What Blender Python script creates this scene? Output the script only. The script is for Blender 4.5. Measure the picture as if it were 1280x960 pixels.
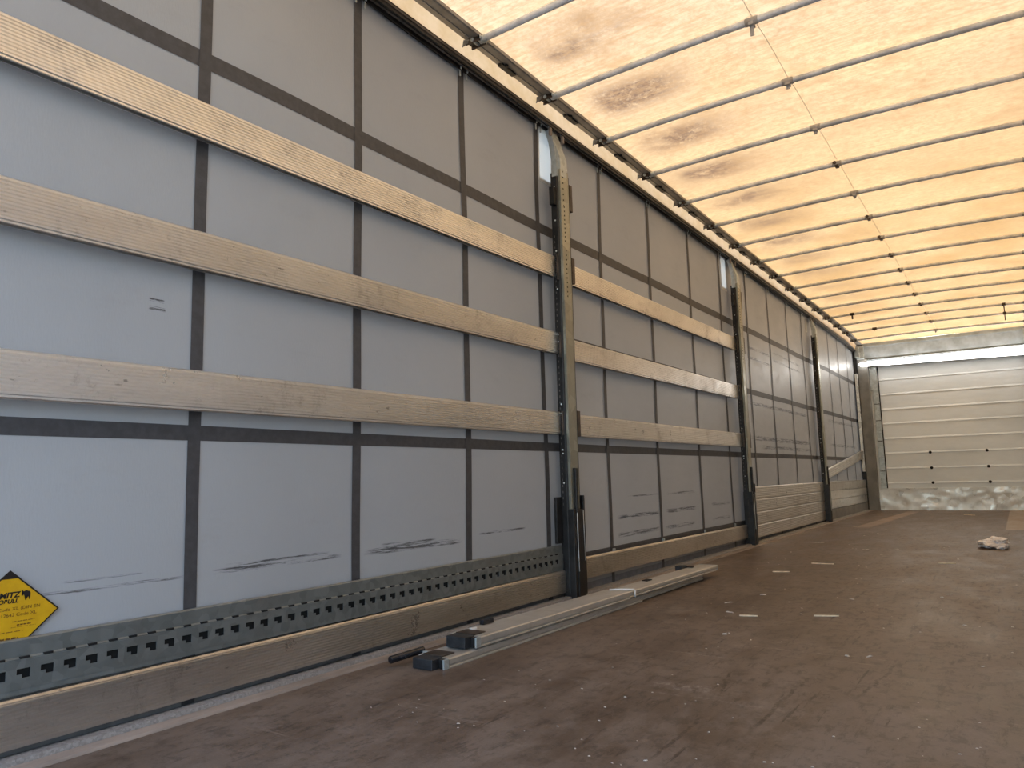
import bpy, bmesh, math, random
from mathutils import Vector, Matrix
from mathutils import noise as MNO
random.seed(7)
for o in list(bpy.data.objects): bpy.data.objects.remove(o)
SC = bpy.context.scene; COL = SC.collection
# ------------------------------------------------------------------ camera
R = ((0.827, 0.562, -0.025), (-0.092, 0.091, -0.992), (-0.555, 0.822, 0.126))
cam_d = bpy.data.cameras.new('camera'); cam = bpy.data.objects.new('camera', cam_d); COL.objects.link(cam)
rx = Vector(R[0]).normalized(); bk = -Vector(R[2]); bk = (bk - rx*bk.dot(rx)).normalized(); up = bk.cross(rx)
M = Matrix((rx, up, bk)).transposed().to_4x4(); M.translation = Vector((2.1, 0.0, 0.652)); cam.matrix_world = M
cam_d.sensor_width = 36; cam_d.lens = 928.6/1280*36; cam_d.clip_start = 0.02; cam_d.clip_end = 300
SC.camera = cam
# ------------------------------------------------------------------ light
W = bpy.data.worlds.new('sky'); SC.world = W; W.use_nodes = True
wn = W.node_tree.nodes; wl = W.node_tree.links; bg = wn['Background']
sky = wn.new('ShaderNodeTexSky'); sky.sky_type = 'NISHITA'; sky.sun_disc = False
sky.sun_elevation = math.radians(48); sky.sun_rotation = math.radians(40); sky.dust_density = 2.5; sky.air_density = 1.2
wl.new(sky.outputs[0], bg.inputs[0]); bg.inputs[1].default_value = 0.72
sun_d = bpy.data.lights.new('sun', 'SUN'); sun = bpy.data.objects.new('sun', sun_d); COL.objects.link(sun)
sun_d.energy = 2.8; sun_d.angle = math.radians(1.0); sun_d.color = (1.0, 0.95, 0.88)
sun.rotation_euler = Vector((-0.45, 0.35, 0.85)).to_track_quat('Z', 'Y').to_euler()
SC.view_settings.view_transform = 'Standard'; SC.view_settings.look = 'None'
SC.view_settings.gamma = 1; SC.view_settings.use_curve_mapping = False
SC.view_settings.exposure = 0.66
SC.cycles.max_bounces = 12; SC.cycles.diffuse_bounces = 8; SC.cycles.transmission_bounces = 8

# ------------------------------------------------------------------ material helpers
class NT:
    def __init__(s, name):
        s.m = bpy.data.materials.new(name); s.m.use_nodes = True
        s.t = s.m.node_tree; s.b = s.t.nodes['Principled BSDF']
        tc = s.t.nodes.new('ShaderNodeTexCoord'); s.P = tc.outputs['Object']
        sp = s.t.nodes.new('ShaderNodeSeparateXYZ'); s.t.links.new(s.P, sp.inputs[0]); s.X, s.Y, s.Z = sp.outputs
    def put(s, sock, v):
        if isinstance(v, bpy.types.NodeSocket): s.t.links.new(v, sock)
        elif isinstance(v, (tuple, list)) and len(v) == 3 and sock.type == 'RGBA': sock.default_value = (*v, 1)
        else: sock.default_value = v
    def set(s, k, v): s.put(s.b.inputs[k], v)
    def m_(s, op, a, b=0.0, c=None):
        n = s.t.nodes.new('ShaderNodeMath'); n.operation = op
        s.put(n.inputs[0], a); s.put(n.inputs[1], b)
        if c is not None: s.put(n.inputs[2], c)
        return n.outputs[0]
    def clamp(s, a):
        n = s.t.nodes.new('ShaderNodeMath'); n.operation = 'ADD'; n.use_clamp = True; s.put(n.inputs[0], a); return n.outputs[0]
    def noise(s, scale=5, detail=4, rough=.6, stretch=None, rot=None, off=None, dist=0):
        n = s.t.nodes.new('ShaderNodeTexNoise'); n.inputs['Scale'].default_value = scale
        n.inputs['Detail'].default_value = detail; n.inputs['Roughness'].default_value = rough; n.inputs['Distortion'].default_value = dist
        mp = s.t.nodes.new('ShaderNodeMapping'); s.t.links.new(s.P, mp.inputs[0])
        if stretch: mp.inputs['Scale'].default_value = stretch
        if rot: mp.inputs['Rotation'].default_value = rot
        if off: mp.inputs['Location'].default_value = off
        s.t.links.new(mp.outputs[0], n.inputs['Vector']); return n.outputs['Fac']
    def vor(s, scale, stretch=None):
        n = s.t.nodes.new('ShaderNodeTexVoronoi'); n.inputs['Scale'].default_value = scale
        if stretch:
            mp = s.t.nodes.new('ShaderNodeMapping'); s.t.links.new(s.P, mp.inputs[0]); mp.inputs['Scale'].default_value = stretch
            s.t.links.new(mp.outputs[0], n.inputs['Vector'])
        else: s.t.links.new(s.P, n.inputs['Vector'])
        return n
    def ramp(s, f, a, b, lo=0.0, hi=1.0):
        n = s.t.nodes.new('ShaderNodeMapRange'); s.put(n.inputs[0], f)
        for i, v in enumerate((a, b, lo, hi)): n.inputs[i+1].default_value = v
        n.interpolation_type = 'SMOOTHSTEP' if lo < hi or True else 'LINEAR'; return n.outputs[0]
    def mix(s, f, a, b):
        n = s.t.nodes.new('ShaderNodeMix'); n.data_type = 'RGBA'
        s.put(n.inputs[0], f); s.put(n.inputs[6], a); s.put(n.inputs[7], b); return n.outputs[2]
    def bump(s, h, strength=.3, dist=.01):
        n = s.t.nodes.new('ShaderNodeBump'); n.inputs['Strength'].default_value = strength; n.inputs['Distance'].default_value = dist
        s.put(n.inputs['Height'], h); s.t.links.new(n.outputs[0], s.b.inputs['Normal'])
    def patch(s, u, uc, uh, v, vc, vh):
        """soft elliptical-box mask"""
        a = s.m_('DIVIDE', s.m_('SUBTRACT', u, uc), uh); b = s.m_('DIVIDE', s.m_('SUBTRACT', v, vc), vh)
        a = s.m_('MULTIPLY', a, a); b = s.m_('MULTIPLY', b, b)
        a = s.clamp(s.m_('MULTIPLY', s.m_('SUBTRACT', 1.0, a), 2.0)); b = s.clamp(s.m_('SUBTRACT', 1.0, b))
        return s.m_('MULTIPLY', a, b)

def simple(name, col, rough=.5, metal=0.0, var=.12, nscale=8, bump=0, stretch=None):
    n = NT(name); f = n.noise(nscale, 5, .6, stretch)
    dark = tuple(c*(1-var*2) for c in col); lite = tuple(min(1, c*(1+var)) for c in col)
    n.set('Base Color', n.mix(n.ramp(f, .3, .7), dark, lite)); n.set('Roughness', rough); n.set('Metallic', metal)
    if bump: n.bump(f, bump, .004)
    return n.m

MT = {}
# curtain tarpaulin with scuff marks
def curtain_mat(scuffs):
    n = NT('curtain_tarpaulin')
    f = n.noise(1.2, 5, .6); g = n.noise(220, 2, .5, (1, 1, .25)); h = n.noise(9, 6, .75, (1, .35, 1))
    c = n.mix(n.ramp(f, .3, .7), (.64, .675, .715), (.70, .735, .775))
    c = n.mix(n.m_('MULTIPLY', n.ramp(h, .55, .8), .22), c, (.47, .45, .43))
    c = n.mix(n.m_('MULTIPLY', g, .10), c, (.40, .40, .41))
    if scuffs:
        rag = n.ramp(n.noise(70, 6, .85, (1, .06, 1.6)), .44, .60)
        jit = n.m_('MULTIPLY', n.m_('SUBTRACT', n.noise(6, 3, .6, (1, 1, .02)), .5), .012)
        zz = n.m_('ADD', n.Z, jit); tot = None
        for (y0, y1, z, th, s) in scuffs:
            p = n.m_('MULTIPLY', n.patch(n.Y, (y0+y1)/2, (y1-y0)/2, zz, z, th*.62), s*.85)
            tot = p if tot is None else n.m_('MAXIMUM', tot, p)
        c = n.mix(n.clamp(n.m_('MULTIPLY', tot, rag)), c, (.03, .03, .032))
    n.set('Base Color', c); n.set('Roughness', n.ramp(h, .2, .8, .34, .5)); n.set('Specular IOR Level', .42)
    n.bump(n.m_('ADD', n.m_('MULTIPLY', g, .3), n.noise(3, 3, .5)), .12, .01)
    tr = n.t.nodes.new('ShaderNodeBsdfTranslucent'); tr.inputs[0].default_value = (.72, .66, .60, 1)      # thin cloth lets a little daylight through
    mx = n.t.nodes.new('ShaderNodeMixShader'); mx.inputs[0].default_value = .018
    n.t.links.new(n.b.outputs[0], mx.inputs[1]); n.t.links.new(tr.outputs[0], mx.inputs[2]); n.t.links.new(mx.outputs[0], n.t.nodes['Material Output'].inputs['Surface'])
    return n.m
SCUFFS = [(1.46,1.95,.384,.012,1),(1.5,1.9,.40,.006,.7),(2.12,2.66,.382,.018,1),(2.2,2.5,.40,.012,.6),(2.84,3.2,.399,.008,.8),(.95,1.32,.384,.006,.6),(1.0,1.2,.41,.005,.4),
 (4.46,4.92,.518,.006,.9),(4.3,4.9,.392,.018,.85),(4.3,4.9,.281,.022,.85),(5.1,5.62,.515,.012,.6),(5.08,5.62,.392,.02,.9),(5.05,5.6,.277,.02,.7),
 (6.0,6.45,.40,.02,.5),(6.0,6.45,.28,.02,.5),(1.20,1.245,1.213,.008,.9),(1.20,1.25,1.187,.009,.8),
 (7.3,8.05,1.88,.02,.8),(7.3,8.05,1.78,.02,.8),(8.25,9.4,1.93,.022,.6),(8.25,9.4,1.85,.02,.7),(7.3,9.6,1.325,.026,.8),(7.3,9.6,.985,.035,.8),(7.6,9.6,.90,.03,.6),
 (10.9,12.8,1.33,.03,.5),(10.9,12.8,1.0,.03,.5)]
MT['curtain'] = curtain_mat(SCUFFS); MT['curtain_plain'] = curtain_mat([])
MT['strap'] = simple('webbing_strap', (.062, .062, .068), .55, 0, .1, 40)
MT['hem_shade'] = simple('curtain_hem_shade', (.22, .22, .23), .6, 0, .1, 20)  # hem tone darkened to paint in the shade below the bottom slat
n = NT('pale_patch'); tr = n.t.nodes.new('ShaderNodeBsdfTranslucent'); tr.inputs[0].default_value = (.50, .50, .46, 1); n.set('Base Color', (.75, .75, .72))
mx = n.t.nodes.new('ShaderNodeMixShader'); mx.inputs[0].default_value = .35; n.t.links.new(n.b.outputs[0], mx.inputs[1]); n.t.links.new(tr.outputs[0], mx.inputs[2]); n.t.links.new(mx.outputs[0], n.t.nodes['Material Output'].inputs['Surface'])
MT['patch'] = n.m
# ribbed aluminium slat
def alu(name, a, b, dirt, ds=.35, rough=(.26, .42)):
    n = NT(name); oi = n.t.nodes.new('ShaderNodeObjectInfo'); va = n.t.nodes.new('ShaderNodeVectorMath'); va.operation = 'MULTIPLY_ADD'
    n.t.links.new(oi.outputs['Location'], va.inputs[0]); va.inputs[1].default_value = (37, 3.1, 53); n.t.links.new(n.P, va.inputs[2]); n.P = va.outputs[0]
    s1 = n.noise(3.0, 6, .7, (1, .25, 1)); s2 = n.noise(34, 3, .7, (.2, .5, 1.4)); s3 = n.noise(5, 7, .85, (.1, 1, .7), off=(3, 7, 1))
    c = n.mix(n.ramp(s1, .3, .7), a, b)
    c = n.mix(n.m_('MULTIPLY', n.ramp(s3, .52, .72), ds), c, dirt)
    c = n.mix(n.m_('MULTIPLY', n.ramp(s2, .66, .74), ds*1.2), c, tuple(x*.5 for x in dirt))
    n.set('Base Color', c); n.set('Metallic', .95); n.set('Roughness', n.ramp(s3, .3, .7, *rough)); return n.m
MT['slat'] = alu('ribbed_aluminium', (.70, .685, .665), (.88, .865, .84), (.26, .23, .21), .45)
MT['slat_worn'] = alu('worn_aluminium', (.58, .55, .51), (.74, .71, .67), (.22, .19, .16), .5)
MT['slat_bright'] = alu('bright_aluminium', (.78, .77, .74), (.92, .91, .88), (.45, .42, .38), .25, (.25, .4))
def galv(name, a, b, metal=.55, rough=.42, sc=38):
    n = NT(name); v = n.vor(sc).outputs['Color']; sp = n.t.nodes.new('ShaderNodeSeparateColor'); n.t.links.new(v, sp.inputs[0])
    c = n.mix(sp.outputs[0], a, b); d = n.noise(4, 6, .75)
    c = n.mix(n.m_('MULTIPLY', n.ramp(d, .5, .75), .5), c, (.16, .14, .12)); n.set('Base Color', c)
    n.set('Metallic', metal); n.set('Roughness', n.ramp(sp.outputs[1], 0, 1, rough-.08, rough+.1)); return n.m
MT['galv'] = galv('galvanised_steel', (.42, .46, .46), (.56, .60, .60))
MT['galv_rail'] = galv('galvanised_rail', (.16, .178, .176), (.215, .235, .232), .5, .42)
MT['galv_post'] = galv('galvanised_post', (.30, .30, .25), (.40, .395, .33), .6, .36, 14)
MT['galv_bright'] = galv('galvanised_kick_plate', (.76, .79, .79), (.90, .92, .92), .25, .34, 12)
MT['kerb'] = galv('kerb_metal', (.23, .215, .205), (.34, .325, .31), .2, .6, 160)
MT['kerb_tan'] = simple('kerb_tan', (.30, .245, .205), .6, 0, .18, 14, stretch=(1, .2, 1))
MT['black'] = simple('black_steel', (.016, .015, .015), .45, .1, .3, 20)
MT['black_plastic'] = simple('black_plastic', (.022, .024, .028), .5, 0, .3, 30)
MT['grip'] = simple('black_grip', (.012, .013, .018), .22, 0, .2, 20)
MT['rust_dark'] = simple('dark_brown_steel', (.075, .055, .042), .5, .3, .3, 20)
MT['track'] = simple('track_dark', (.030, .026, .024), .4, .4, .2, 10)
MT['track_rib'] = simple('track_rib', (.13, .115, .105), .4, .5, .2, 10)
n = NT('cream_hem'); f = n.noise(5, 5, .7); fc = n.mix(n.ramp(f, .3, .7), (.62, .385, .185), (.72, .48, .27))
tr = n.t.nodes.new('ShaderNodeBsdfTranslucent'); n.t.links.new(fc, tr.inputs[0]); df = n.t.nodes.new('ShaderNodeBsdfDiffuse'); n.t.links.new(fc, df.inputs[0])
mx = n.t.nodes.new('ShaderNodeMixShader'); mx.inputs[0].default_value = .45; n.t.links.new(tr.outputs[0], mx.inputs[1]); n.t.links.new(df.outputs[0], mx.inputs[2]); n.t.links.new(mx.outputs[0], n.t.nodes['Material Output'].inputs['Surface'])
MT['fascia'] = n.m; MT['cream'] = simple('cream_paint', (.62, .56, .46), .6, 0, .08, 5)
MT['flange'] = simple('roof_rail_grey', (.27, .255, .235), .5, .3, .15, 6)
MT['bow'] = simple('bow_steel', (.74, .76, .78), .40, .15, .15, 12)
MT['clip'] = simple('clear_clip', (.42, .41, .40), .4, 0, .1, 12)
MT['bulkhead_post'] = simple('corner_post_grey', (.22, .215, .20), .5, .2, .12, 4)
MT['white'] = simple('white_cord', (.80, .79, .76), .6, 0, .05, 12)
MT['hole'] = simple('dark_hole', (.006, .006, .006), .9, 0, 0, 5)
MT['concrete'] = simple('yard_concrete', (.20, .195, .18), .85, 0, .1, 2)
MT['wood'] = simple('splinter_wood', (.85, .72, .52), .7, 0, .1, 40)
MT['crumb'] = simple('crumb', (.62, .56, .48), .7, 0, .2, 60)
# bulkhead planks
n = NT('bulkhead_paint'); f = n.noise(2.2, 6, .7, (.35, 1, 1)); g = n.noise(12, 6, .8, (.5, 1, 1.2))
c = n.mix(n.ramp(f, .3, .7), (.74, .79, .82), (.86, .91, .94)); c = n.mix(n.m_('MULTIPLY', n.ramp(g, .6, .8), .35), c, (.40, .38, .35))
n.set('Base Color', c); n.set('Roughness', .42); MT['bulkhead'] = n.m
MT['header'] = simple('header_aluminium', (.42, .48, .53), .45, .3, .14, 5)
# floor
n = NT('brown_phenolic_plywood')
a = n.noise(.9, 5, .6); b = n.noise(5, 6, .7, (1, .35, 1)); d = n.noise(30, 6, .8, (1, .25, 1)); e = n.noise(120, 3, .7)
c = n.mix(n.ramp(a, .3, .7), (.098, .066, .046), (.142, .103, .076))
c = n.mix(n.m_('MULTIPLY', n.ramp(b, .40, .65), .6), c, (.215, .165, .130))
c = n.mix(n.m_('MULTIPLY', n.ramp(d, .52, .64), .75), c, (.045, .027, .019))
c = n.mix(n.m_('MULTIPLY', n.ramp(e, .56, .75), .35), c, (.26, .205, .165))
c = n.mix(n.m_('MULTIPLY', n.ramp(n.noise(16, 6, .8, off=(9, 2, 4)), .5, .62), .7), c, (.060, .040, .028))
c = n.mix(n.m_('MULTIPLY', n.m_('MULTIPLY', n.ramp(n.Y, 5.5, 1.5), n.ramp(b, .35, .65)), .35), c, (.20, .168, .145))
sc = n.noise(9, 5, .7, (3.2, .22, 1), off=(1.3, 2, 0)); c = n.mix(n.m_('MULTIPLY', n.ramp(sc, .62, .68), .7), c, (.035, .022, .016))
sc = n.noise(7, 5, .7, (.25, 2.6, 1), rot=(0, 0, .12)); c = n.mix(n.m_('MULTIPLY', n.ramp(sc, .63, .70), .45), c, (.27, .22, .18))
dv = n.ramp(n.noise(260, 2, .6, off=(2, 2, 2)), .66, .72); dz_ = n.ramp(n.noise(2.2, 5, .7, off=(6, 3, 0)), .48, .66)
c = n.mix(n.m_('MULTIPLY', n.m_('MULTIPLY', dv, dz_), .8), c, (.46, .40, .34))
c = n.mix(n.m_('MULTIPLY', n.ramp(n.noise(3.5, 7, .8, (1, .7, 1), off=(1, 8, 0)), .50, .68), .38), c, (.25, .205, .17))
jx = n.m_('ADD', n.X, n.m_('MULTIPLY', n.m_('SUBTRACT', n.noise(9, 3, .6, (.05, 1, 1)), .5), .05))
jy = n.m_('ADD', n.Y, n.m_('MULTIPLY', n.m_('SUBTRACT', n.noise(6, 3, .6, (1, .05, 1)), .5), .05))
rag = n.ramp(n.noise(45, 5, .8), .35, .6); rag2 = n.ramp(n.noise(38, 6, .85, off=(5, 1, 2)), .45, .66)
for (x0, y0, x1, y1, w) in [(1.484,2.554,1.472,1.962,.010),(1.703,2.881,1.653,2.401,.009),(1.33,2.02,1.336,1.68,.009),(1.25,2.5,1.30,2.27,.008)]:
    k = (x1-x0)/(y1-y0); xx = n.m_('SUBTRACT', jx, n.m_('MULTIPLY', n.m_('SUBTRACT', n.Y, y0), k))
    p = n.patch(n.Y, (y0+y1)/2, abs(y1-y0)/2, xx, x0, w*.6); c = n.mix(n.m_('MULTIPLY', n.m_('MULTIPLY', p, rag), .7), c, (.035, .022, .016))
for (x0, x1, y0, w, s) in [(1.12,1.68,2.905,.008,.5),(.80,1.48,2.18,.008,.4),(1.08,1.27,2.27,.035,.8),(.95,1.17,2.695,.008,.6),(1.48,1.56,2.15,.05,.3),(.2,1.0,1.7,.01,.3),(.3,1.4,4.4,.02,.3)]:
    p = n.patch(n.X, (x0+x1)/2, (x1-x0)/2, jy, y0, w); c = n.mix(n.m_('MULTIPLY', n.m_('MULTIPLY', p, rag2), s*.6), c, (.42, .38, .34))
# paler board laid to the front wall on the right, tan lane by the left kerb, pale scuffed joints
st = n.m_('MULTIPLY', n.ramp(n.Y, 9.25, 9.32), n.ramp(n.X, 1.915, 1.925)); c = n.mix(n.m_('MULTIPLY', st, .75), c, (.36, .28, .20))
lx = n.m_('ADD', n.X, n.m_('MULTIPLY', n.m_('SUBTRACT', n.Y, 9.3), -.045))
lm = n.m_('MULTIPLY', n.m_('MULTIPLY', n.ramp(lx, .45, .48), n.ramp(lx, .66, .60)), n.m_('MULTIPLY', n.ramp(n.Y, 9.1, 9.6), n.ramp(n.Y, 13.2, 12.4)))
c = n.mix(n.m_('MULTIPLY', lm, .75), c, (.36, .26, .19))
n.set('Base Color', c); n.set('Roughness', n.ramp(b, .3, .7, .42, .6)); n.set('Specular IOR Level', .35)
n.bump(n.m_('ADD', d, e), .12, .003); MT['floor'] = n.m
# translucent roof tarpaulin
n = NT('roof_tarpaulin'); T = n.t
def per(y0, w): return None
f = n.noise(1.1, 6, .65); g = n.noise(14, 7, .8); g2 = n.noise(24, 6, .8, (1, 1.5, 1)); h = n.noise(70, 4, .8)
wv = n.noise(3, 2, .5, (1, 60, 1), rot=(0, 0, .75)); wv2 = n.noise(3, 2, .5, (4, 90, 1))
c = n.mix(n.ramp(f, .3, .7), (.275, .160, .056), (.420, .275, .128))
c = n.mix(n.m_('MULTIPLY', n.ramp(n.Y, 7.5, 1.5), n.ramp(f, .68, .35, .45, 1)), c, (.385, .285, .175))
ph = n.m_('SUBTRACT', n.m_('DIVIDE', n.m_('SUBTRACT', n.Y, 2.70), .668), .5)
fr = n.m_('ABSOLUTE', n.m_('SUBTRACT', n.m_('FRACT', n.m_('ADD', ph, .5)), .5))          # 0 mid-bay, .5 at a bow
pond = n.m_('MULTIPLY', n.ramp(fr, .36, .05), n.m_('MULTIPLY', n.ramp(n.X, .18, .36), n.ramp(n.X, .95, .50)))
pond = n.m_('MULTIPLY', pond, n.ramp(n.noise(2.3, 4, .6, off=(8, 5, 0)), .30, .52, .35, 1.2))
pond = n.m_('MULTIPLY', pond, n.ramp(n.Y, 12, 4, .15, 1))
mot = n.ramp(n.m_('ADD', n.m_('MULTIPLY', g, .6), n.m_('MULTIPLY', h, .4)), .37, .53)
c = n.mix(n.m_('MULTIPLY', n.m_('MULTIPLY', pond, mot), 1.0), c, (.075, .046, .032))
c = n.mix(n.m_('MULTIPLY', n.ramp(n.noise(2.6, 6, .75, off=(4, 1, 0)), .50, .70), .55), c, (.22, .125, .050))
c = n.mix(n.m_('MULTIPLY', n.ramp(g2, .42, .62), .6), c, (.20, .115, .052))
c = n.mix(n.m_('MULTIPLY', n.ramp(wv, .50, .62), .6), c, (.24, .145, .065))
c = n.mix(n.m_('MULTIPLY', n.ramp(wv2, .48, .66), .25), c, (.26, .16, .075))
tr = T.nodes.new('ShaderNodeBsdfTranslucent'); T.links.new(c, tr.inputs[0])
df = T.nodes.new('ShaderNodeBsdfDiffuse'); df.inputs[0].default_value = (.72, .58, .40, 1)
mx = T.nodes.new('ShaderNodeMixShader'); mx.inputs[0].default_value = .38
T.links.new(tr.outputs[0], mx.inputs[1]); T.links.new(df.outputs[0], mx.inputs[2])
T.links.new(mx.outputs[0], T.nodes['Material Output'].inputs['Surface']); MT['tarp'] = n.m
# lamp diffuser
n = NT('lamp_diffuser'); n.set('Base Color', (.9, .9, .9)); n.set('Emission Color', (1, .97, .92)); n.set('Emission Strength', 11.0); MT['lamp'] = n.m
# wrapping film
n = NT('thin_film'); n.set('Base Color', (.86, .80, .77)); n.set('Roughness', .3); MT['film'] = n.m
n = NT('decal_yellow'); f = n.noise(30, 4, .6); n.set('Base Color', n.mix(n.ramp(f, .3, .7), (.60, .335, .004), (.68, .39, .006))); n.set('Roughness', .4); MT['yellow'] = n.m
MT['ink'] = simple('decal_ink', (.012, .008, .006), .5, 0, 0, 5)
MT['ink_brown'] = simple('decal_ink_faded', (.16, .07, .008), .5, 0, 0, 5)

# ------------------------------------------------------------------ mesh helpers
class MB:
    def __init__(s): s.bm = bmesh.new(); s.mats = []
    def mi(s, m):
        if m not in s.mats: s.mats.append(m)
        return s.mats.index(m)
    def face(s, pts, m):
        f = s.bm.faces.new([s.bm.verts.new(p) for p in pts]); f.material_index = s.mi(m); return f
    def box(s, x0, x1, y0, y1, z0, z1, m, xf=None):
        c = [Vector((x, y, z)) for x in (x0, x1) for y in (y0, y1) for z in (z0, z1)]
        if xf: c = [xf(p) for p in c]
        v = [s.bm.verts.new(p) for p in c]; k = s.mi(m)
        for q in ((0,1,3,2),(4,6,7,5),(0,4,5,1),(2,3,7,6),(0,2,6,4),(1,5,7,3)):
            f = s.bm.faces.new([v[i] for i in q]); f.material_index = k
        return s
    def prism_y(s, prof, ys, m, dz=None, dx=None, caps=True):
        """closed (x,z) profile swept along Y stations ys"""
        k = s.mi(m); rings = []
        for y in ys:
            oz = dz(y) if dz else 0; ox = dx(y) if dx else 0
            rings.append([s.bm.verts.new((px+ox, y, pz+oz)) for px, pz in prof])
        n_ = len(prof)
        for a, b in zip(rings, rings[1:]):
            for i in range(n_):
                j = (i+1) % n_; f = s.bm.faces.new((a[i], a[j], b[j], b[i])); f.material_index = k
        if caps:
            f = s.bm.faces.new(rings[0][::-1]); f.material_index = k; f = s.bm.faces.new(rings[-1]); f.material_index = k
        return s
    def prism_z(s, prof, zs, m, shift=None):
        """closed (x,y) profile swept along Z; shift(z)->(dx,dy,scale)"""
        k = s.mi(m); rings = []
        for z in zs:
            dx, dy = shift(z) if shift else (0, 0)
            rings.append([s.bm.verts.new((px+dx, py+dy, z)) for px, py in prof])
        n_ = len(prof)
        for a, b in zip(rings, rings[1:]):
            for i in range(n_):
                j = (i+1) % n_; f = s.bm.faces.new((a[i], a[j], b[j], b[i])); f.material_index = k
        f = s.bm.faces.new(rings[0][::-1]); f.material_index = k; f = s.bm.faces.new(rings[-1]); f.material_index = k
        return s
    def tube(s, pts, r, m, seg=12, caps=True, smooth=True):
        k = s.mi(m); P = [Vector(p) for p in pts]; rings = []
        for i, p in enumerate(P):
            d = (P[min(i+1, len(P)-1)] - P[max(i-1, 0)]).normalized()
            ref = Vector((0, 0, 1)) if abs(d.z) < .9 else Vector((1, 0, 0))
            a = d.cross(ref).normalized(); b = d.cross(a)
            rr = r[i] if isinstance(r, (list, tuple)) else r
            rings.append([s.bm.verts.new(p + a*math.cos(2*math.pi*t/seg)*rr + b*math.sin(2*math.pi*t/seg)*rr) for t in range(seg)])
        for a, b in zip(rings, rings[1:]):
            for i in range(seg):
                j = (i+1) % seg; f = s.bm.faces.new((a[i], a[j], b[j], b[i])); f.material_index = k; f.smooth = smooth
        if caps:
            f = s.bm.faces.new(rings[0][::-1]); f.material_index = k; f = s.bm.faces.new(rings[-1]); f.material_index = k
        return s
    def grid(s, fn, us, vs, m, smooth=True, skip=None):
        k = s.mi(m); V = [[s.bm.verts.new(fn(u, v)) for v in vs] for u in us]
        for i in range(len(us)-1):
            for j in range(len(vs)-1):
                if skip and skip(i, j): continue
                f = s.bm.faces.new((V[i][j], V[i+1][j], V[i+1][j+1], V[i][j+1])); f.material_index = k; f.smooth = smooth
        return s
    def build(s, name, parent=None, bevel=0, loc=None):
        bmesh.ops.recalc_face_normals(s.bm, faces=s.bm.faces)
        me = bpy.data.meshes.new(name); s.bm.to_mesh(me); s.bm.free()
        for m in s.mats: me.materials.append(MT[m])
        o = bpy.data.objects.new(name, me); COL.objects.link(o)
        if loc is not None:
            me.transform(Matrix.Translation(-Vector(loc))); o.location = loc
        if parent:
            o.parent = parent
            o.location = (o.location if loc is not None else Vector((0, 0, 0))) - root_loc(parent)
        if bevel:
            b = o.modifiers.new('bevel', 'BEVEL'); b.width = bevel; b.segments = 2; b.limit_method = 'ANGLE'
        return o
def root_loc(o):
    v = Vector((0, 0, 0))
    while o: v += o.location; o = o.parent
    return v
def thing(name, label, cat, loc, group=None):
    o = bpy.data.objects.new(name, None); COL.objects.link(o); o.location = loc; o.empty_display_size = .1
    return tag(o, label, cat, group)
def tag(o, label, cat, group=None, kind=None):
    o['label'] = label; o['category'] = cat
    if group: o['group'] = group
    if kind: o['kind'] = kind
    return o
def struct(o, label=None, cat=None):
    o['kind'] = 'structure'
    if label: o['label'] = label
    if cat: o['category'] = cat
    return o
def lin(a, b, n_): return [a+(b-a)*i/n_ for i in range(n_+1)]

Y0, YB, WID = -0.35, 13.3, 2.48
def drop(y):                                   # the roof falls slightly towards the front wall
    d = -.0045*(y-3.2)
    if y > 12.3: d -= (y-12.3)*.05
    return d
YS = lin(Y0, YB, 60)

# ------------------------------------------------------------------ setting
b = MB(); b.box(0.12, WID-.12, Y0, YB, -.05, 0, 'floor')
struct(b.build('floor'), 'brown phenolic plywood trailer floor, scratched and dusty', 'floor')
b = MB(); b.box(-60, 60, -60, 60, -1.35, -1.25, 'concrete'); struct(b.build('ground'), 'pale concrete yard outside the trailer', 'ground')
# underframe skirt so no light comes up past the kerbs
b = MB(); b.box(-.06, WID+.06, Y0, YB+.05, -.30, -.052, 'track'); struct(b.build('trim_5'), 'dark steel chassis edge under the floor', 'chassis')
for nm, sg in (('trim_1', 0), ('trim_2', 1)):
    fx = (lambda x: x) if sg == 0 else (lambda x: WID-x)
    b = MB(); P = [(-.02,-.05),(-.02,.012),(.022,.012),(.030,.020),(.066,.020),(.070,.006),(.076,.006),(.078,.010),(.117,.008),(.1199,.0),(.1199,-.05)]
    b.prism_y([(fx(x), z) for x, z in P[:6]+[(.070,-.05)]], YS, 'kerb')
    b.prism_y([(fx(x), z) for x, z in [(.0705,-.05),(.0705,.003),(.076,.004),(.078,.010),(.117,.008),(.1198,.001),(.1198,-.05)]], YS, 'kerb_tan')
    struct(b.build(nm), 'metal floor edge kerb along the %s curtain' % ('left' if sg == 0 else 'right'), 'kerb')

def wav(y, z): return .004*math.sin(2.1*y+1.7*z)+.003*math.sin(5.3*y-.9*z+1)+.002*math.sin(1.1*y+6*z)
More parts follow.
